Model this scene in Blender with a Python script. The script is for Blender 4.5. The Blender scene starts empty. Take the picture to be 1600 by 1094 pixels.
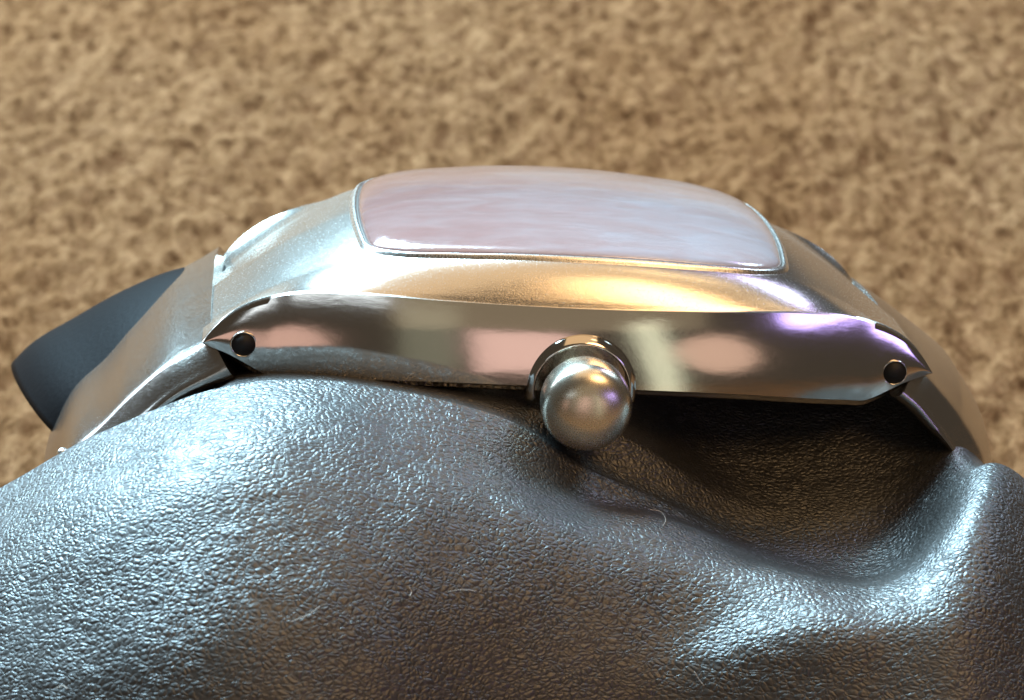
import bpy, math, random
import numpy as np
from mathutils import Vector, Matrix, noise as mnoise
random.seed(4); rng = np.random.default_rng(4)
S = 0.001                      # everything below is written in millimetres
scene = bpy.context.scene
COL = scene.collection
rad = math.radians

# ------------------------------------------------------------------ camera
PITCH = rad(32); DIST = 170.0; PXMM = 25.0; FPX = DIST * PXMM
VD = np.array([0, math.cos(PITCH), -math.sin(PITCH)])
VU = np.array([0, math.sin(PITCH), math.cos(PITCH)])
VX = np.array([1.0, 0, 0])
AIM = -3.6 * VX + 3.2 * VU
CAM = AIM - DIST * VD
cd = bpy.data.cameras.new('camera'); cam = bpy.data.objects.new('camera', cd); COL.objects.link(cam)
cam.location = Vector(CAM * S); cam.rotation_euler = (math.pi / 2 - PITCH, 0, 0)
cd.sensor_width = 36; cd.lens = 36 * FPX / 1600; cd.clip_start = 0.005; cd.clip_end = 20
cd.dof.use_dof = True; cd.dof.focus_distance = (DIST - 0.5) * S; cd.dof.aperture_fstop = 80
scene.camera = cam
scene.render.resolution_x = 1024; scene.render.resolution_y = 700

# ------------------------------------------------------------------ world and lamps
w = bpy.data.worlds.new('World'); scene.world = w; w.use_nodes = True
w.node_tree.nodes['Background'].inputs[0].default_value = (0.30, 0.245, 0.18, 1)
w.node_tree.nodes['Background'].inputs[1].default_value = 0.21
scene.view_settings.view_transform = 'Standard'; scene.view_settings.look = 'None'
scene.view_settings.exposure = 0; scene.view_settings.gamma = 1

def lamp(name, pos, aim, sx, sy, col, L, shape='RECTANGLE', spread=180):
    ld = bpy.data.lights.new(name, 'AREA'); ld.shape = shape; ld.size = sx * S; ld.size_y = sy * S
    ld.color = col
    A = sx * sy * S * S * (math.pi / 4 if shape in ('ELLIPSE', 'DISK') else 1)
    ld.energy = L * 4 * A ; ld.spread = rad(spread)
    o = bpy.data.objects.new(name, ld); COL.objects.link(o)
    o.location = Vector(pos) * S
    o.rotation_euler = (Vector(aim) - Vector(pos)).to_track_quat('-Z', 'Y').to_euler()
    return o
lamp('window_light', (-245, 390, 410), (-10, 0, 0), 330, 360, (0.52, 0.82, 1.0), 46.0)
lamp('right_fill', (350, 290, 320), (15, -10, -5), 160, 160, (0.60, 0.85, 1.0), 9.0, 'ELLIPSE')  # added fill to brighten the leather at the right edge, no real window
lamp('overhead_fill', (-85, 350, 410), (-10, 0, 0), 200, 240, (0.66, 0.87, 1.0), 2.2, 'ELLIPSE')  # added lamp for the white on the bezel and sheen from above
lamp('left_fill', (-440, 270, 250), (-20, 0, 0), 180, 200, (0.70, 0.87, 1.0), 7.0)  # added fill that lifts the sheen on the left leather
lamp('ceiling_light', (60, 40, 620), (0, 40, 0), 600, 520, (1.0, 0.66, 0.34), .68)
lamp('warm_lamp', (135, 60, 310), (5, 0, 0), 40, 40, (1.0, 0.70, 0.34), 3.5, 'ELLIPSE')
lamp('violet_lamp', (244, -240, 92), (20, 0, 0), 110, 26, (0.50, 0.38, 1.0), 4.0)
lamp('violet_glow', (260, 260, 290), (12, -8, -5), 90, 90, (0.66, 0.34, 1.0), 6.0, 'ELLIPSE')
# soft light from the room behind the camera and pinkish bounce from the hands that hold it
lamp('warm_fill', (215, -190, 400), (0, -15, 0), 210, 190, (1.0, 0.60, 0.27), 5.5, 'ELLIPSE')  # warm fill added for a golden highlight on the front leather
lamp('room_light', (70, -430, 230), (0, 0, 0), 300, 220, (1.0, 0.80, 0.52), .16)
lamp('hand_bounce_a', (-96, -250, 38), (-16, 0, 0), 42, 52, (1.0, 0.63, 0.52), 0.6, 'ELLIPSE')
lamp('hand_bounce_b', (24, -250, 32), (-4, 0, 0), 54, 70, (1.0, 0.66, 0.58), 0.75)
lamp('hand_bounce_c', (128, -250, 30), (9, 0, 0), 46, 70, (1.0, 0.66, 0.50), 0.6, 'ELLIPSE')
lamp('cream_streak_light', (93, -252, 25), (5, 0, 0), 17, 120, (0.86, 0.90, 0.66), 0.85)  # added strip; its reflection draws the cream streak on the case side
lamp('far_room_light', (-24, -252, 50), (0, 0, 0), 30, 100, (0.70, 0.75, 0.55), 0.18)
lamp('lamp_strip', (-76, -252, 116), (-16, 0, 0), 60, 22, (0.8, 0.92, 1.0), 1.6)

# ------------------------------------------------------------------ node helpers
def new_mat(name):
    m = bpy.data.materials.new(name); m.use_nodes = True
    nt = m.node_tree; b = nt.nodes['Principled BSDF']
    return m, nt, b
def N(nt, t, **kw):
    n = nt.nodes.new(t)
    for k, v in kw.items():
        if k in ('inp',):
            for i, x in v.items(): n.inputs[i].default_value = x
        else: setattr(n, k, v)
    return n
def coords(nt, scale=(1, 1, 1), rot=(0, 0, 0)):
    tc = N(nt, 'ShaderNodeTexCoord'); mp = N(nt, 'ShaderNodeMapping')
    mp.inputs['Scale'].default_value = tuple(s / S for s in scale); mp.inputs['Rotation'].default_value = rot
    nt.links.new(tc.outputs['Object'], mp.inputs[0]); return mp.outputs[0]
def ramp(nt, src, stops):
    r = N(nt, 'ShaderNodeValToRGB'); e = r.color_ramp.elements
    while len(e) < len(stops): e.new(0.5)
    for q, (p, c) in zip(e, stops):
        q.position = p; q.color = (c, c, c, 1) if isinstance(c, (int, float)) else (*c, 1)
    nt.links.new(src, r.inputs[0]); return r.outputs[0]
def noise(nt, vec, scale, detail=3, rough=.5, dist=0):
    n = N(nt, 'ShaderNodeTexNoise'); n.inputs['Scale'].default_value = scale; n.inputs['Detail'].default_value = detail
    n.inputs['Roughness'].default_value = rough; n.inputs['Distortion'].default_value = dist
    nt.links.new(vec, n.inputs['Vector']); return n.outputs['Fac']
def bump(nt, h, dist, strength=1, prev=None):
    b = N(nt, 'ShaderNodeBump'); b.inputs['Distance'].default_value = dist * S; b.inputs['Strength'].default_value = strength
    nt.links.new(h, b.inputs['Height'])
    if prev: nt.links.new(prev, b.inputs['Normal'])
    return b.outputs[0]
def mth(nt, op, a, b=None, c=None):
    n = N(nt, 'ShaderNodeMath', operation=op)
    for i, x in enumerate((a, b, c)):
        if x is None: continue
        if isinstance(x, (int, float)): n.inputs[i].default_value = x
        else: nt.links.new(x, n.inputs[i])
    return n.outputs[0]

# ------------------------------------------------------------------ materials
def metal(name, col, r0, r1, grain=0.004, wave=0.03):
    m, nt, b = new_mat(name)
    v = coords(nt); v2 = coords(nt, (0.35, 1, 1.0))
    n1 = noise(nt, v2, .5, 3); n2 = noise(nt, v, 9, 4, .65); n3 = noise(nt, v, 34, 2, .6)
    nt.links.new(ramp(nt, n2, [(.3, r0), (.7, r1)]), b.inputs['Roughness'])
    b.inputs['Metallic'].default_value = 1
    mx = N(nt, 'ShaderNodeMix', data_type='RGBA'); nt.links.new(n2, mx.inputs[0])
    mx.inputs[6].default_value = (*[c * .93 for c in col], 1); mx.inputs[7].default_value = (*col, 1)
    nt.links.new(mx.outputs[2], b.inputs['Base Color'])
    nb = bump(nt, n1, wave, 1); nb = bump(nt, n2, grain, 1, nb); nb = bump(nt, n3, grain * .5, 1, nb)
    vb = coords(nt, (.22, 5, 5), (0, 0, rad(3))); nb = bump(nt, noise(nt, vb, 1.6, 4, .7, .4), grain * .8, 1, nb)
    nt.links.new(nb, b.inputs['Normal'])
    return m
M_POL = metal('polished_steel', (.76, .71, .66), .075, .12, .0007, .012)
M_SATIN = metal('satin_steel', (.78, .75, .70), .18, .29, .0045, .02)
M_CROWN = metal('worn_crown_steel', (.84, .78, .66), .24, .30, .0002)
M_LINK = metal('link_steel', (.66, .62, .58), .14, .26, .008)
M_RIM = metal('rim_steel', (.9, .89, .86), .22, .34, .003)

m, nt, b = new_mat('black_hole'); M_BLACK = m
b.inputs['Base Color'].default_value = (.006, .006, .007, 1); b.inputs['Roughness'].default_value = .6
m, nt, b = new_mat('dark_gasket'); M_GASKET = m
b.inputs['Base Color'].default_value = (.16, .15, .14, 1); b.inputs['Roughness'].default_value = .4; b.inputs['Metallic'].default_value = .6

# pearl dial seen through a hazed crystal
m, nt, b = new_mat('pearl_dial'); M_DIAL = m
v = coords(nt, (.12, .7, .7)); n1 = noise(nt, v, 1.2, 5, .6, .6)
nt.links.new(ramp(nt, n1, [(.3, (.58, .44, .42)), (.55, (.68, .56, .56)), (.75, (.72, .68, .70))]), b.inputs['Base Color'])
b.inputs['Roughness'].default_value = .3
m, nt, b = new_mat('hazed_crystal'); M_GLASS = m
v = coords(nt, (.22, .6, .6)); n1 = noise(nt, v, 1.0, 5, .62, .5); v1 = coords(nt); n2 = noise(nt, v1, 6, 4, .6)
sx = N(nt, 'ShaderNodeSeparateXYZ'); nt.links.new(v1, sx.inputs[0])
tone = mth(nt, 'ADD', mth(nt, 'MULTIPLY', sx.outputs[0], .022), mth(nt, 'MULTIPLY', n1, .9))
nt.links.new(ramp(nt, tone, [(.15, (.46, .27, .25)), (.45, (.52, .37, .36)), (.8, (.56, .50, .53))]), b.inputs['Base Color'])
b.inputs['Transmission Weight'].default_value = .5; b.inputs['IOR'].default_value = 1.65
nt.links.new(ramp(nt, n2, [(.35, .08), (.7, .22)]), b.inputs['Roughness'])
b.inputs['Coat Weight'].default_value = 1; b.inputs['Coat Roughness'].default_value = .05
nb = bump(nt, n1, .05); nb = bump(nt, n2, .008, 1, nb); nt.links.new(nb, b.inputs['Normal']); nt.links.new(nb, b.inputs['Coat Normal'])

# pebbled dark leather
m, nt, b = new_mat('grained_leather'); M_LEATHER = m
v = coords(nt); vs = coords(nt, (.8, 1.15, 1.15), (0, 0, rad(12)))
dn = N(nt, 'ShaderNodeTexNoise'); dn.inputs['Scale'].default_value = .9; dn.inputs['Detail'].default_value = 3; nt.links.new(vs, dn.inputs['Vector'])
add = N(nt, 'ShaderNodeVectorMath', operation='MULTIPLY_ADD'); nt.links.new(dn.outputs['Color'], add.inputs[0])
add.inputs[1].default_value = (.9, .9, .9); nt.links.new(vs, add.inputs[2])
vo = N(nt, 'ShaderNodeTexVoronoi', feature='DISTANCE_TO_EDGE'); vo.inputs['Scale'].default_value = 3.0; nt.links.new(add.outputs[0], vo.inputs['Vector'])
vo2 = N(nt, 'ShaderNodeTexVoronoi', feature='F1'); vo2.inputs['Scale'].default_value = 3.0; nt.links.new(add.outputs[0], vo2.inputs['Vector'])
cell = ramp(nt, vo.outputs['Distance'], [(0, 0), (.16, .5), (.4, 1)])
n1 = noise(nt, v, .25, 3); n2 = noise(nt, v, 7, 4, .6); n3 = noise(nt, vs, 1.1, 4, .6)
h = mth(nt, 'ADD', mth(nt, 'MULTIPLY', cell, .7), mth(nt, 'MULTIPLY', vo2.outputs['Distance'], -.35))
h = mth(nt, 'MULTIPLY', h, ramp(nt, n1, [(.32, .75), (.62, 1.2)]))
h = mth(nt, 'ADD', h, mth(nt, 'MULTIPLY', n3, .5))
vw = coords(nt, (.35, 1.0, 1.0), (0, 0, rad(-24))); nw = noise(nt, vw, .55, 3, .55, .8)
nb = bump(nt, ramp(nt, nw, [(.35, 0), (.5, .8), (.7, 1)]), .018, 1); nb = bump(nt, h, .052, 1, nb); nb = bump(nt, n2, .018, 1, nb)
nt.links.new(nb, b.inputs['Normal'])
nt.links.new(ramp(nt, n3, [(.3, (.010, .009, .008)), (.7, (.019, .017, .015))]), b.inputs['Base Color'])
nt.links.new(ramp(nt, n2, [(.3, .39), (.7, .52)]), b.inputs['Roughness'])
b.inputs['Specular IOR Level'].default_value = 1.0; b.inputs['Coat Weight'].default_value = .2; b.inputs['Coat Roughness'].default_value = .38; b.inputs['Coat IOR'].default_value = 1.6
nt.links.new(nb, b.inputs['Coat Normal'])

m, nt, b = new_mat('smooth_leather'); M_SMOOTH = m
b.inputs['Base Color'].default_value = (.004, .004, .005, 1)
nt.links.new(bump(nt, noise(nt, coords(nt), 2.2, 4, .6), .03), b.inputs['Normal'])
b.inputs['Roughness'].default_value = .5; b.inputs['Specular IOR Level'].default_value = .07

# carpet
m, nt, b = new_mat('tan_carpet'); M_CARPET = m
v = coords(nt, (1, .6, 1))
n1 = noise(nt, v, .62, 5, .7, .25); n2 = noise(nt, v, 3.4, 4, .65); n3 = noise(nt, v, .035, 3)
c1 = ramp(nt, n1, [(.33, (.074, .031, .013)), (.44, (.165, .077, .034)), (.66, (.305, .157, .078))])
mx = N(nt, 'ShaderNodeMix', data_type='RGBA', blend_type='MULTIPLY'); mx.inputs[0].default_value = 1
nt.links.new(c1, mx.inputs[6]); nt.links.new(ramp(nt, n2, [(.3, .72), (.65, 1.0)]), mx.inputs[7])
mx2 = N(nt, 'ShaderNodeMix', data_type='RGBA', blend_type='MULTIPLY'); mx2.inputs[0].default_value = 1
nt.links.new(mx.outputs[2], mx2.inputs[6]); nt.links.new(ramp(nt, n3, [(.35, (.88, .82, .76)), (.6, (1, 1, 1))]), mx2.inputs[7])
nt.links.new(mx2.outputs[2], b.inputs['Base Color'])
b.inputs['Roughness'].default_value = 1; b.inputs['Specular IOR Level'].default_value = .0
nb = bump(nt, n2, .45, 1); nt.links.new(nb, b.inputs['Normal'])

# ------------------------------------------------------------------ mesh helpers
def mesh_obj(name, V, F, mat, parent=None, smooth=True):
    me = bpy.data.meshes.new(name)
    me.from_pydata([tuple(float(c) * S for c in p) for p in V], [], [tuple(int(i) for i in f) for f in F])
    if smooth: me.polygons.foreach_set('use_smooth', [True] * len(me.polygons))
    me.materials.append(mat); me.update()
    o = bpy.data.objects.new(name, me); COL.objects.link(o)
    if parent: o.parent = parent
    return o
def grid_faces(nu, nv, wrap_v=False, off=0):
    F = []
    for i in range(nu - 1):
        for j in range(nv if wrap_v else nv - 1):
            j2 = (j + 1) % nv
            F.append((off + i * nv + j, off + (i + 1) * nv + j, off + (i + 1) * nv + j2, off + i * nv + j2))
    return F
def fix_normals(o):
    import bmesh
    bm = bmesh.new(); bm.from_mesh(o.data); bmesh.ops.recalc_face_normals(bm, faces=bm.faces); bm.to_mesh(o.data); bm.free()
def lathe(name, prof, centre, mat, parent, n=64):
    """profile (radius, y) turned about the Y axis through centre"""
    V = []; 
    for r, y in prof:
        for k in range(n):
            a = 2 * math.pi * k / n
            V.append((centre[0] + r * math.cos(a), centre[1] + y, centre[2] + r * math.sin(a)))
    F = grid_faces(len(prof), n, True)
    if prof[0][0] < .02: pass
    F.append(tuple(range(n))); F.append(tuple(len(V) - 1 - i for i in range(n)))
    o = mesh_obj(name, V, F, mat, parent); fix_normals(o); return o
def interp(xs, ys):
    """monotone-ish smooth table (Catmull-Rom tangents)"""
    xs = np.array(xs, float); ys = np.array(ys, float)
    m = np.gradient(ys, xs)
    def f(x):
        x = np.clip(x, xs[0], xs[-1]); i = np.clip(np.searchsorted(xs, x) - 1, 0, len(xs) - 2)
        h = xs[i + 1] - xs[i]; t = (x - xs[i]) / h
        return (2*t**3-3*t**2+1)*ys[i] + (t**3-2*t**2+t)*h*m[i] + (-2*t**3+3*t**2)*ys[i+1] + (t**3-t**2)*h*m[i+1]
    return f

def even(xs, ys):
    f = interp([-x for x in xs[:0:-1]] + list(xs), list(ys[:0:-1]) + list(ys)); return f

# watch frame: local x along the strap, y away from the crown side, z up through the crystal
P0 = np.array([0, -14.0, 0.0]); TILT = rad(-14); ROLL = rad(4.1); YAW = rad(3.6)
RmM = Matrix.Rotation(ROLL, 3, 'Y') @ Matrix.Rotation(TILT, 3, 'X') @ Matrix.Rotation(YAW, 3, 'Z'); Rm = np.array(RmM)
watch = bpy.data.objects.new('wristwatch', None); COL.objects.link(watch)
watch.rotation_euler = RmM.to_euler(); watch.location = Vector((np.array([.3, 0, 0]) - Rm @ P0) * S)
watch['label'] = 'scratched polished steel wristwatch with pearly domed crystal and round crown, resting on dark leather'
watch['category'] = 'watch'
def ray(px, py):
    return VD * FPX + VX * (px - 800) - VU * (py - 547)
def on_plane(px, py, y):                 # world plane y = const
    r = ray(px, py); t = (y - CAM[1]) / r[1]; return CAM + r * t
def on_local(px, py, yl):                # plane of constant depth in the watch's own frame
    o = Rm.T @ (CAM - np.array([.3, 0, 0])) + P0; d = Rm.T @ ray(px, py); t = (yl - o[1]) / d[1]; return o + d * t
def project(P):
    q = P - CAM; z = q @ VD
    return 800 + FPX * (q @ VX) / z, 547 - FPX * (q @ VU) / z

# ------------------------------------------------------------------ watch case
XT = 23.3
def Wf(x): return 14.0 - 2.9 * (abs(x) / XT) ** 2
Rf_ = even([0, 8, 14, 16.4, 18, 19.6, 21, 22, 22.6], [5.95, 5.95, 5.9, 5.7, 5.35, 4.75, 3.85, 2.8, 1.95])
Tf_ = even([0, 6, 12, 14, 16.4, 18, 19.6, 21, 22.6], [8.35, 8.15, 7.5, 6.95, 5.85, 5.0, 3.95, 2.95, 1.85])
Bf_ = even([0, 10, 17, 18.4, 19.3, 21, 22.6], [.3, .1, -.35, -.4, -.05, .95, 1.75])
K_ = 22.6 / XT
Rf = lambda x: float(Rf_(abs(x) * K_)); Tf = lambda x: float(Tf_(abs(x) * K_)); Bf = lambda x: float(Bf_(abs(x) * K_))
Cf_ = even([0, 4, 8, 12, 16, 19.5, 23.5], [11.0, 10.85, 10.3, 9.4, 8.4, 7.7, 7.1]); Cf = lambda x: float(Cf_(abs(x)))
def dome(x): return .95 * max(0, 1 - (abs(x) / 24) ** 2) 
def top_z(x, y):
    W, C, T, R = Wf(x) - .35 - .12 * max(0, Rf(x) - Bf(x)) + .05 * .9, Cf(x), Tf(x), Rf(x); a = abs(y)
    if a <= C: return T + dome(x) * (1 - (a / C) ** 2)
    t = min(1, (W - a) / (W - C))
    s = math.sin(t * math.pi / 2) ** .9
    return R + (T - R) * (.25 * t + .75 * s)
def section(x):
    W, R, B = Wf(x), Rf(x), Bf(x); pts = []
    pts += [(0, B), (-(W - 4) * .6, B), (-(W - 2.2), B)]
    rr = min(.55, (R - B) * .12)
    for k in range(1, 5):                       # lower round
        a = k / 5 * math.pi / 2
        pts.append((-(W - .85 + .5 * math.sin(a)), B + rr * (1 - math.cos(a))))
    z0 = B + rr
    for k in range(0, 15):                      # side band, slightly barrelled
        t = k / 14; z = z0 + (R - .12 * min(1, (R-B)/3) - z0) * t
        pts.append((-(W - .22 + .22 * math.sin(math.pi * (.08 + .8 * t)) - .12 * (z - z0)), z))
    WR = W - .35 - .12 * (R - z0) + .05
    C = Cf(x)
    for k in range(0, 23):
        t = (k / 22) ** 1.25; y = -(WR - (WR - C) * t); pts.append((y, top_z(x, y)))
    for k in range(1, 17):
        y = -C * (1 - k / 16); pts.append((y, top_z(x, y)))
    L = pts; Rr = [(-y, z) for y, z in L[-2:0:-1]]
    return L + Rr
xs = np.concatenate([-XT + 0 * np.arange(1), XT * np.sin(np.linspace(-math.pi / 2, math.pi / 2, 181))[1:-1], [XT]])
V = []; sec = None
for x in xs:
    sec = section(x); V += [(x, y, z) for y, z in sec]
V = [(x, y * (1 - .16 * (abs(x) / XT) ** 3) if y > 0 else y, z - (1.75 * (abs(x) / XT) ** 3.5 * min(1, y / 10) if y > 0 else 0)) for x, y, z in V]
n = len(sec); F = grid_faces(len(xs), n, True)
F.append(tuple(range(n))); F.append(tuple(len(V) - 1 - i for i in range(n)))
case = mesh_obj('case', V, F, M_POL, watch); fix_normals(case)
case.data.materials.append(M_SATIN)
for p in case.data.polygons:
    js = [v % n for v in p.vertices]
    if len(js) == 4 and min(js) >= 21 and max(js) <= n - 21: p.material_index = 1
def cut(o, cutters):
    for c in cutters:
        md = o.modifiers.new('cut', 'BOOLEAN'); md.object = c; md.operation = 'DIFFERENCE'; md.solver = 'EXACT'
    bpy.context.view_layer.update()
    dg = bpy.context.evaluated_depsgraph_get()
    me = bpy.data.meshes.new_from_object(o.evaluated_get(dg)); o.modifiers.clear(); old = o.data; o.data = me
    me.name = 'case'
    for c in cutters: bpy.data.objects.remove(c)
HOLES = [(-20.7, 2.05), (20.7, 1.95)]
CROWN = (.4, .72)
cs = []
for hx, hz in HOLES:
    cs.append(lathe('cutter', [(.74, -3), (.74, 1.6)], (hx, -Wf(hx), hz), M_BLACK, watch, 32))
cs.append(lathe('cutter', [(2.98, -3), (2.98, .9)], (CROWN[0], -14.0, CROWN[1]), M_BLACK, watch, 48))
cut(case, cs)
# sharp ridge between side band and bezel, smooth elsewhere
try: case.data.set_sharp_from_angle(angle=rad(38))
except Exception as e: print(e)
for hx, hz in HOLES:
    y0 = -Wf(hx)
    lathe('pin_hole', [(.0, 1.15), (.7, 1.15), (.73, 1.5), (.735, .1)][::-1], (hx, y0, hz), M_BLACK, watch, 32)
    prof = [(.79 + .06 * math.cos(a), .10 - .10 * math.sin(a)) for a in np.linspace(-.6, math.pi + .6, 12)]
    lathe('hole_rim', prof + [prof[0]], (hx, y0 + .05, hz), M_POL, watch, 40)
# case back, set in under the band
V = []; st = []
for r, z in [(.0, -.6), (.90, -.6), (.94, -.45), (.95, -.2), (.95, .6)]:
    for k in range(96):
        a = 2 * math.pi * k / 96; c, s = math.cos(a), math.sin(a)
        q = (abs(c) ** 5 + abs(s) ** 5) ** (-1 / 5)
        V.append((15.6 * r * c * q, 10.9 * r * s * q, z))
mesh_obj('case_back', V, grid_faces(5, 96, True), M_LINK, watch)
# crown socket and crown
cx, cz = CROWN
prof = [(2.93, .9), (2.93, -.02), (2.96, -.12), (3.03, -.15), (3.14, -.1), (3.34, .1), (3.52, .35), (3.6, .6), (3.3, .9)]
V = []; A0, A1, NA = rad(-14), rad(194), 72
for k in range(NA):
    a = A0 + (A1 - A0) * k / (NA - 1); e_ = min(1, math.sin(math.pi * k / (NA - 1)) * 3)
    for r, y in prof: V.append((cx + r * math.cos(a), -14.0 + (y if y > 0 else y * e_), cz + r * math.sin(a)))
F = grid_faces(NA, len(prof), True); F.append(tuple(range(len(prof)))); F.append(tuple(len(V) - 1 - i for i in range(len(prof))))
o = mesh_obj('crown_collar', V, F, M_POL, watch); fix_normals(o)
lathe('crown_tube', [(1.2, .8), (1.2, -1.2)], (cx, -14.0, cz), M_LINK, watch, 32)
prof = [(.0, .1), (1.9, .1), (2.4, -.02), (2.64, -.2), (2.75, -.6), (2.8, -1.3), (2.8, -2.2)]
prof += [(2.78 * math.cos(a) ** .9, -2.25 - 1.35 * math.sin(a)) for a in np.linspace(.06, math.pi / 2 * .985, 14)]
lathe('crown', prof, (cx, -14.0 - .95, cz), M_CROWN, watch, 72)

# crystal, dial and rim share the same rounded outline
def outline(f, n=160, r=.24):
    P = []
    for k in range(n):
        a = 2 * math.pi * (k + .5) / n; c, s = math.cos(a), math.sin(a)
        q = 1 / max(abs(c), abs(s)); s_, t_ = c * q, s * q           # on the unit square
        ax, ay = abs(s_), abs(t_)
        if ax > 1 - r and ay > 1 - r:                                 # round the corner
            dx, dy = ax - (1 - r), ay - (1 - r); d = math.hypot(dx, dy); 
            ax, ay = 1 - r + dx / d * r, 1 - r + dy / d * r
        P.append((math.copysign(ax, s_), math.copysign(ay, t_)))
    return [(f * a, f * b) for a, b in P]
def plan(s, t):
    return .25 + s * (13.1 + .8 * (1 - t * t)), t * (9.35 + 1.6 * (1 - s * s))
def ring_surface(name, rings, mat, closed=True, n=160):
    V = []
    for f, dz in rings:
        for s, t in outline(f, n):
            x, y = plan(s, t); V.append((x, y, top_z(x, y) + dz))
    F = grid_faces(len(rings), n, True)
    if closed:
        V.append((0, 0, top_z(0, 0) + rings[0][1])); c = len(V) - 1
        F += [(c, k, (k + 1) % n) for k in range(n)]
    o = mesh_obj(name, V, F, mat, watch); fix_normals(o); return o
fs = list(np.linspace(.04, .97, 26))
ring_surface('dial', [(f, .05) for f in fs], M_DIAL)
ring_surface('crystal', [(f, .46) for f in np.linspace(.04, .88, 24)] + [(.91, .45), (.935, .425), (.955, .385), (.97, .33), (.982, .26), (.99, .17), (.991, .06)] , M_GLASS)
ring_surface('gasket', [(.988, .03), (.991, .10), (1.001, .10), (1.006, .03)], M_GASKET, False)
ring_surface('bezel_rim', [(1.002, .0), (1.003, .18), (1.007, .23), (1.014, .24), (1.021, .19), (1.026, .09), (1.034, -.03)], M_RIM, False)

# ------------------------------------------------------------------ end links
def link(name, edge, inner, y0, y1, mat, arch=.4):
    """solid swept along the strap; edge / inner: outer and inner outline (x, z) of its side"""
    m = 48
    def res(pts):
        pts = np.array(pts, float); d = np.r_[0, np.cumsum(np.hypot(*np.diff(pts, axis=0).T))]; d /= d[-1]
        u = np.linspace(0, 1, m); return np.c_[interp(d, pts[:, 0])(u), interp(d, pts[:, 1])(u)]
    E, I = res(edge), res(inner); V = []
    w = (y1 - y0) / 2; yc = (y0 + y1) / 2
    arch_ = arch
    for e, i in zip(E, I):
        arch = arch_ * min(1, len(V) / 53 / 20)
        th = np.linalg.norm(e - i); nrm = (e - i) / th; loop = []
        for k in range(40):                      # arched outside face, rolled edges
            u = -1 + 2 * k / 39
            yy = math.copysign(abs(u) ** .8, u) * w if False else u * w
            drop = .5 * abs(u) ** 3 - arch * (1 - u * u) + .9 * max(0, (abs(u) - .93) / .07) ** 2
            loop.append((yy, 0, drop))
        for dz in (.0,):
            pass
        ring = [(e[0] - nrm[0] * d, yc + yy, e[1] - nrm[1] * d) for yy, _, d in loop]
        for sg in (1, -1):
            q = [(e - nrm * (1.4 + (th - 1.4) * k / 6), w * (1 + .05 * math.sin(math.pi * k / 6)) - (.25 if k == 6 else 0)) for k in range(1, 7)]
            q = [(p[0], yc + sg * ww, p[1]) for p, ww in q]
            ring += q if sg > 0 else [(i[0], yc, i[1])] + q[::-1]
        V += ring
    n = 53; F = grid_faces(m, n, True); F.append(tuple(range(n))); F.append(tuple(len(V) - 1 - i for i in range(n)))
    o = mesh_obj(name, V, F, mat, watch); fix_normals(o)
    o.data.set_sharp_from_angle(angle=rad(50)); return o
def L2(pts, y): 
    return [(p[0], p[2]) for p in (on_local(a, b, y) for a, b in pts)]
EL = [(325, 528), (290, 550), (256, 569), (197, 619), (151, 665), (100, 712), (60, 790)]
IL = [(372, 596), (330, 606), (293, 622), (230, 662), (180, 705), (140, 760), (110, 830)]
link('end_link', L2(EL, -11.4), L2(IL, -11.4), -11.4, 11.2, M_LINK)
ER = [(1443, 578), (1463, 596), (1484, 622), (1515, 668), (1545, 720), (1560, 790)]
IR = [(1395, 622), (1418, 640), (1445, 668), (1480, 705), (1500, 750), (1505, 810)]
link('end_link', L2(ER, -11.2), L2(IR, -11.2), -11.2, 11.0, M_LINK, 1.6)

# ------------------------------------------------------------------ leather cushion
CARPET_Z = -38.0
cush = bpy.data.objects.new('leather_cushion', None); COL.objects.link(cush)
cush['label'] = 'dark grey grained leather cushion with soft folds, bulging under the watch'; cush['category'] = 'cushion'
sil = [(-400, 1010), (-200, 880), (0, 765), (100, 705), (200, 655), (300, 618), (400, 598), (520, 599), (640, 612), (760, 628), (900, 645), (1050, 665),
       (1200, 690), (1330, 690), (1470, 682), (1530, 706), (1600, 752), (1700, 850), (1850, 1040)]
YR = -3.5
pts = np.array([on_plane(a, b, YR) for a, b in sil])
Zr = interp(pts[:, 0], pts[:, 2])
def G(px, py, cx_, cy_, sx, sy, a=0):
    a = rad(a); dx, dy = px - cx_, py - cy_
    u = dx * math.cos(a) + dy * math.sin(a); v = -dx * math.sin(a) + dy * math.cos(a)
    return np.exp(-(u / sx) ** 2 - (v / sy) ** 2)
gx = np.concatenate([np.arange(-75, -40, 1.0), np.arange(-40, 34, .3), np.arange(34, 70, 1.0)])
gy = np.concatenate([np.arange(-60, -32, 1.0), np.arange(-32, 4, .3), np.arange(4, 46, .8)])
X, Y = np.meshgrid(gx, gy, indexing='ij')
def leather_z(X, Y):
    Z = Zr(X)
    d = np.clip(YR - Y, 0, None); kl = 1 / (1 + np.exp((X + 6) / 5)); Z = Z - (d ** 2 / 34 + .05 * d) * (1 - kl) - np.minimum(d, 26) ** 3 / 1050 * kl - np.clip(d - 26, 0, None) * 2 * kl
    e = np.clip(Y - YR, 0, None); Z = Z - .30 * e - 1.0 * (1 - np.exp(-e / 2))
    side = np.clip((np.where(X < 0, -X - 21, X - 25)) / 8, 0, 1); Z = Z - side * (.25 * e + np.clip(e - 1, 0, 14) * .55)
    Z = Z - np.clip(Y - 26, 0, None) ** 2 / 8
    Z = Z - d ** 2 / 55 / (1 + np.exp(-(X + 8) / 2.5)) / (1 + np.exp((X - 9) / 2.2))
    Z = Z - np.clip(-40 - X, 0, None) ** 2 / 18 - np.clip(X - 36, 0, None) ** 2 / 12
    return Z
Z = leather_z(X, Y)
PX, PY = project(np.stack([X, Y, Z], -1))
fr = 1 / (1 + np.exp((Y + 1.0) / 1.0))            # sculpt only in front of the watch
D = np.zeros_like(Z)
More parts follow.
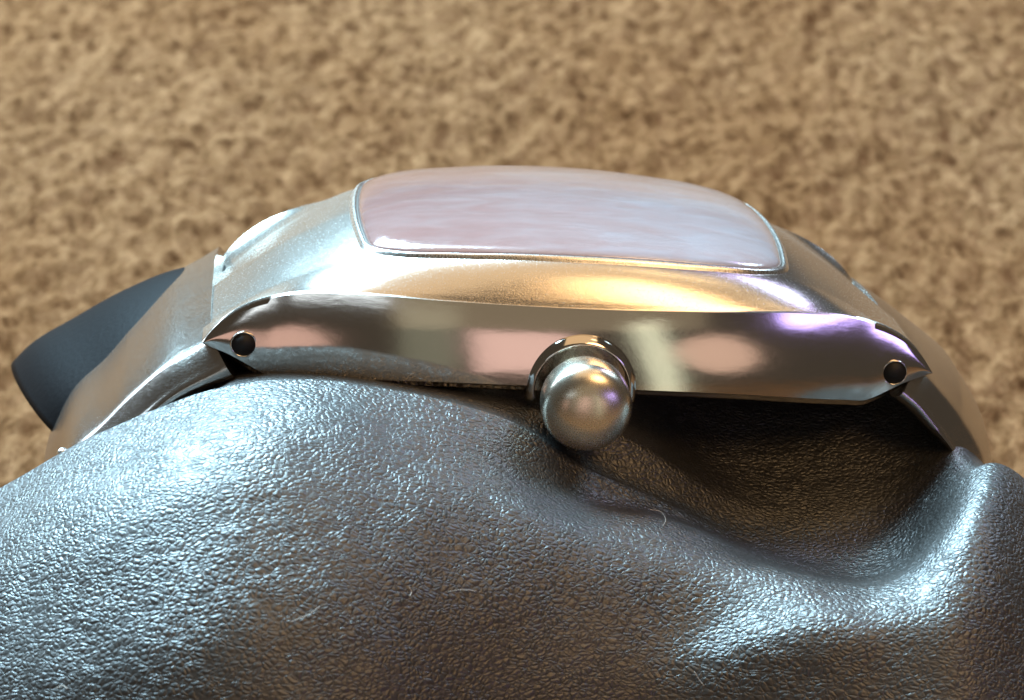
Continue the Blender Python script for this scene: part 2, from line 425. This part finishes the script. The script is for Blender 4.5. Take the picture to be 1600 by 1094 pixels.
D -= 1.8 * G(PX, PY, 905, 690, 130, 80)
       # hollow under the case, by the far lug
D += .7 * G(PX, PY, 1530, 850, 80, 190, 0)        # roll round the hollow
D += 1.3 * G(PX, PY, 1260, 1010, 230, 70, -8)
D += .5 * G(PX, PY, 1040, 830, 160, 150, -20)     # hump below the crown
D -= .5 * G(PX, PY, 1060, 1030, 80, 120, 20)
D -= .6 * G(PX, PY, 740, 700, 150, 60, 14)        # crease by the crown
D += 1.0 * G(PX, PY, 250, 780, 330, 80, -22)
Z = Z + D * fr
sg_ = lambda t: 1 / (1 + np.exp(-t))
dd = np.clip(-.3 - Y, 0, None); hollow = 0
zt = interp([-60, -11, -8, -5, -3, -1, 1, 3, 5, 8, 50], [-10, -9.0, -9.4, -9.4, -9.0, -8.7, -8.3, -7.9, -7.3, -6.4, -5])(Y)
wob = .8 * np.sin(X / 2.7)
hollow = sg_((X - 8.6 + .25 * (Y + 6)) / 2.5) * sg_((24.2 + .1 * Y - X) / 1.4) * sg_((Y + 11.6 + wob - .06 * (X - 15) ** 2 * (X > 15)) / 2.0) * sg_((9 - Y) / 1.2)
Z -= 2.3 * sg_((X + .5) / 1.6) * sg_((10 - X) / 2) * (1 - np.exp(-dd / 1.4)) * sg_((Y + 12.5 + .35 * X) / 2.0)
Z = Z * (1 - hollow) + np.minimum(Z, zt) * hollow
Z -= 1.6 * G(PX, PY, 1040, 670, 170, 45, 4) / (1 + np.exp((Y + 1.6) / .6))
for k, (s, a) in enumerate([(.09, .35), (.22, .16), (.5, .05)]):
    nz = np.array([[mnoise.noise((x * s + 7 * k, y * s * 1.3, 3.1 * k)) for y in gy] for x in gx]); Z += a * nz * fr
Z = np.maximum(Z, CARPET_Z - 5)
body = mesh_obj('cushion_body', np.stack([X, Y, Z], -1).reshape(-1, 3), grid_faces(len(gx), len(gy)), M_LEATHER, cush)
# the fold of the same leather that shows behind the strap
def ruled(name, near, far, th, mat, parent, bulge=1.2):
    m = 40; near = np.array(near); far = np.array(far)
    def res(p):
        d = np.r_[0, np.cumsum(np.linalg.norm(np.diff(p, axis=0), axis=1))]; d /= d[-1]; u = np.linspace(0, 1, m)
        return np.stack([interp(d, p[:, k])(u) for k in range(3)], -1)
    A, B = res(near), res(far); V = []
    T = np.gradient(A + B, axis=0); K = 24
    for a, b_, t in zip(A, B, T):
        w_ = b_ - a; nn = np.cross(t, w_); nn /= np.linalg.norm(nn); 
        if nn[2] < 0: nn = -nn
        for k in range(K):
            u = k / (K - 1); r = (1 - (2 * u - 1) ** 6); V.append(a + w_ * u + nn * (bulge * 4 * u * (1 - u) - .8 * (1 - r)))
        for k in range(K):
            u = 1 - k / (K - 1); r = (1 - (2 * u - 1) ** 6); V.append(a + w_ * u - nn * (th * r + .8 * (1 - r)))
    n = 2 * K; F = grid_faces(m, n, True); F.append(tuple(range(n))); F.append(tuple(len(V) - 1 - i for i in range(n)))
    o = mesh_obj(name, V, F, mat, parent); fix_normals(o); return o
yf = 24.0; yn = 8.0
far = [on_plane(a, b, yf) for a, b in [(420, 392), (338, 400), (270, 412), (197, 441), (110, 488), (40, 530), (14, 556)]]
near = [on_plane(a, b, yn) for a, b in [(440, 520), (360, 530), (300, 545), (240, 570), (180, 610), (120, 655), (92, 690)]]
ruled('cushion_fold', near, far, 5, M_SMOOTH, cush, 1.0)

# bar end on the left link, and lint lying on the leather
pc = on_local(98, 708, -11.75); V = []
for i in range(9):
    for k in range(16):
        a = math.pi * i / 8; b_ = 2 * math.pi * k / 16
        V.append((pc[0] + .36 * math.sin(a) * math.cos(b_), pc[1] - .36 * math.cos(a), pc[2] + .36 * math.sin(a) * math.sin(b_)))
o = mesh_obj('bar_end', V, grid_faces(9, 16, True), M_RIM, watch); fix_normals(o)
m, nt, b = new_mat('pale_lint'); M_LINT = m
b.inputs['Base Color'].default_value = (.42, .38, .34, 1); b.inputs['Roughness'].default_value = .7
def surf(px, py):
    d = ray(px, py); d = d / np.linalg.norm(d); t = 120.0
    for _ in range(4000):
        p = CAM + d * t
        i = np.searchsorted(gx, p[0]) - 1; j = np.searchsorted(gy, p[1]) - 1
        if 0 <= i < len(gx) - 1 and 0 <= j < len(gy) - 1 and p[2] < Z[i:i + 2, j:j + 2].max() + .02: return p
        t += .05
    return None
def fibre(pxs, r, label):
    P = [surf(*q) for q in pxs]
    if any(p is None for p in P): return
    P = np.array(P); d = np.linspace(0, 1, len(P)); u = np.linspace(0, 1, 14)
    Q = np.stack([interp(d, P[:, k])(u) for k in range(3)], -1) + np.array([0, -.03, .05]); V = []
    for k, q in enumerate(Q):
        t = Q[min(k + 1, 13)] - Q[max(k - 1, 0)]; t /= np.linalg.norm(t); n1 = np.cross(t, [0, 0, 1.0]); n1 /= np.linalg.norm(n1); n2 = np.cross(t, n1)
        for a in range(6): V.append(q + r * .6 * (n1 * math.cos(a * math.pi / 3) + n2 * math.sin(a * math.pi / 3)))
    o = mesh_obj('lint_fibre', V, grid_faces(14, 6, True) + [tuple(range(6)), tuple(range(83, 77, -1))], M_LINT)
    o['label'] = label; o['category'] = 'lint'; o['group'] = 'lint on the leather cushion'
fibre([(1016, 797), (1032, 800), (1040, 812), (1036, 822)], .035, 'small hooked pale lint fibre below and beside the round crown')
fibre([(1222, 834), (1238, 829), (1252, 824)], .03, 'short straight pale fibre in the dark hollow of the leather')
fibre([(455, 972), (480, 962), (500, 948)], .035, 'slanting pale fibre on the broad grey slope of the leather')
fibre([(640, 918), (643, 926), (640, 932)], .05, 'tiny bright speck of lint alone on the brown leather slope')
fibre([(700, 925), (722, 922), (745, 924)], .025, 'thin level pale thread on the leather below the crown')
fibre([(1085, 1050), (1092, 1062), (1100, 1072)], .035, 'short pale fibre low on the leather next to the lit fold')
fibre([(88, 1076), (98, 1072), (106, 1077)], .05, 'curled bright lint crumb at the lowest dark edge of the leather')

# ------------------------------------------------------------------ carpet
gx = np.concatenate([[-900, -500, -300], np.arange(-130, 131, .55), [300, 500, 900]])
gy = np.concatenate([[-500, -200], np.arange(-50, 290, .6), [400, 700, 1200]])
X, Y = np.meshgrid(gx, gy, indexing='ij')
def vnoise(X, Y, s, seed):
    r = np.random.default_rng(seed); T = r.random((256, 256)); x = X * s + 1000; y = Y * s + 1000
    xi = np.floor(x).astype(int); yi = np.floor(y).astype(int); fx = x - xi; fy = y - yi
    fx = fx * fx * (3 - 2 * fx); fy = fy * fy * (3 - 2 * fy)
    g = lambda a, b_: T[a % 256, b_ % 256]
    return (g(xi, yi) * (1 - fx) + g(xi + 1, yi) * fx) * (1 - fy) + (g(xi, yi + 1) * (1 - fx) + g(xi + 1, yi + 1) * fx) * fy
Zc = CARPET_Z + 1.0 * (vnoise(X, Y * .6, .45, 1) - .5) + .95 * (vnoise(X, Y * .65, .95, 2) - .5) + .5 * (vnoise(X, Y * .7, 1.5, 3) - .5) + 2 * (vnoise(X, Y, .05, 5) - .5)
carpet = mesh_obj('carpet', np.stack([X, Y, Zc], -1).reshape(-1, 3), grid_faces(len(gx), len(gy)), M_CARPET)
carpet['kind'] = 'structure'
scene.cycles.use_denoising = True
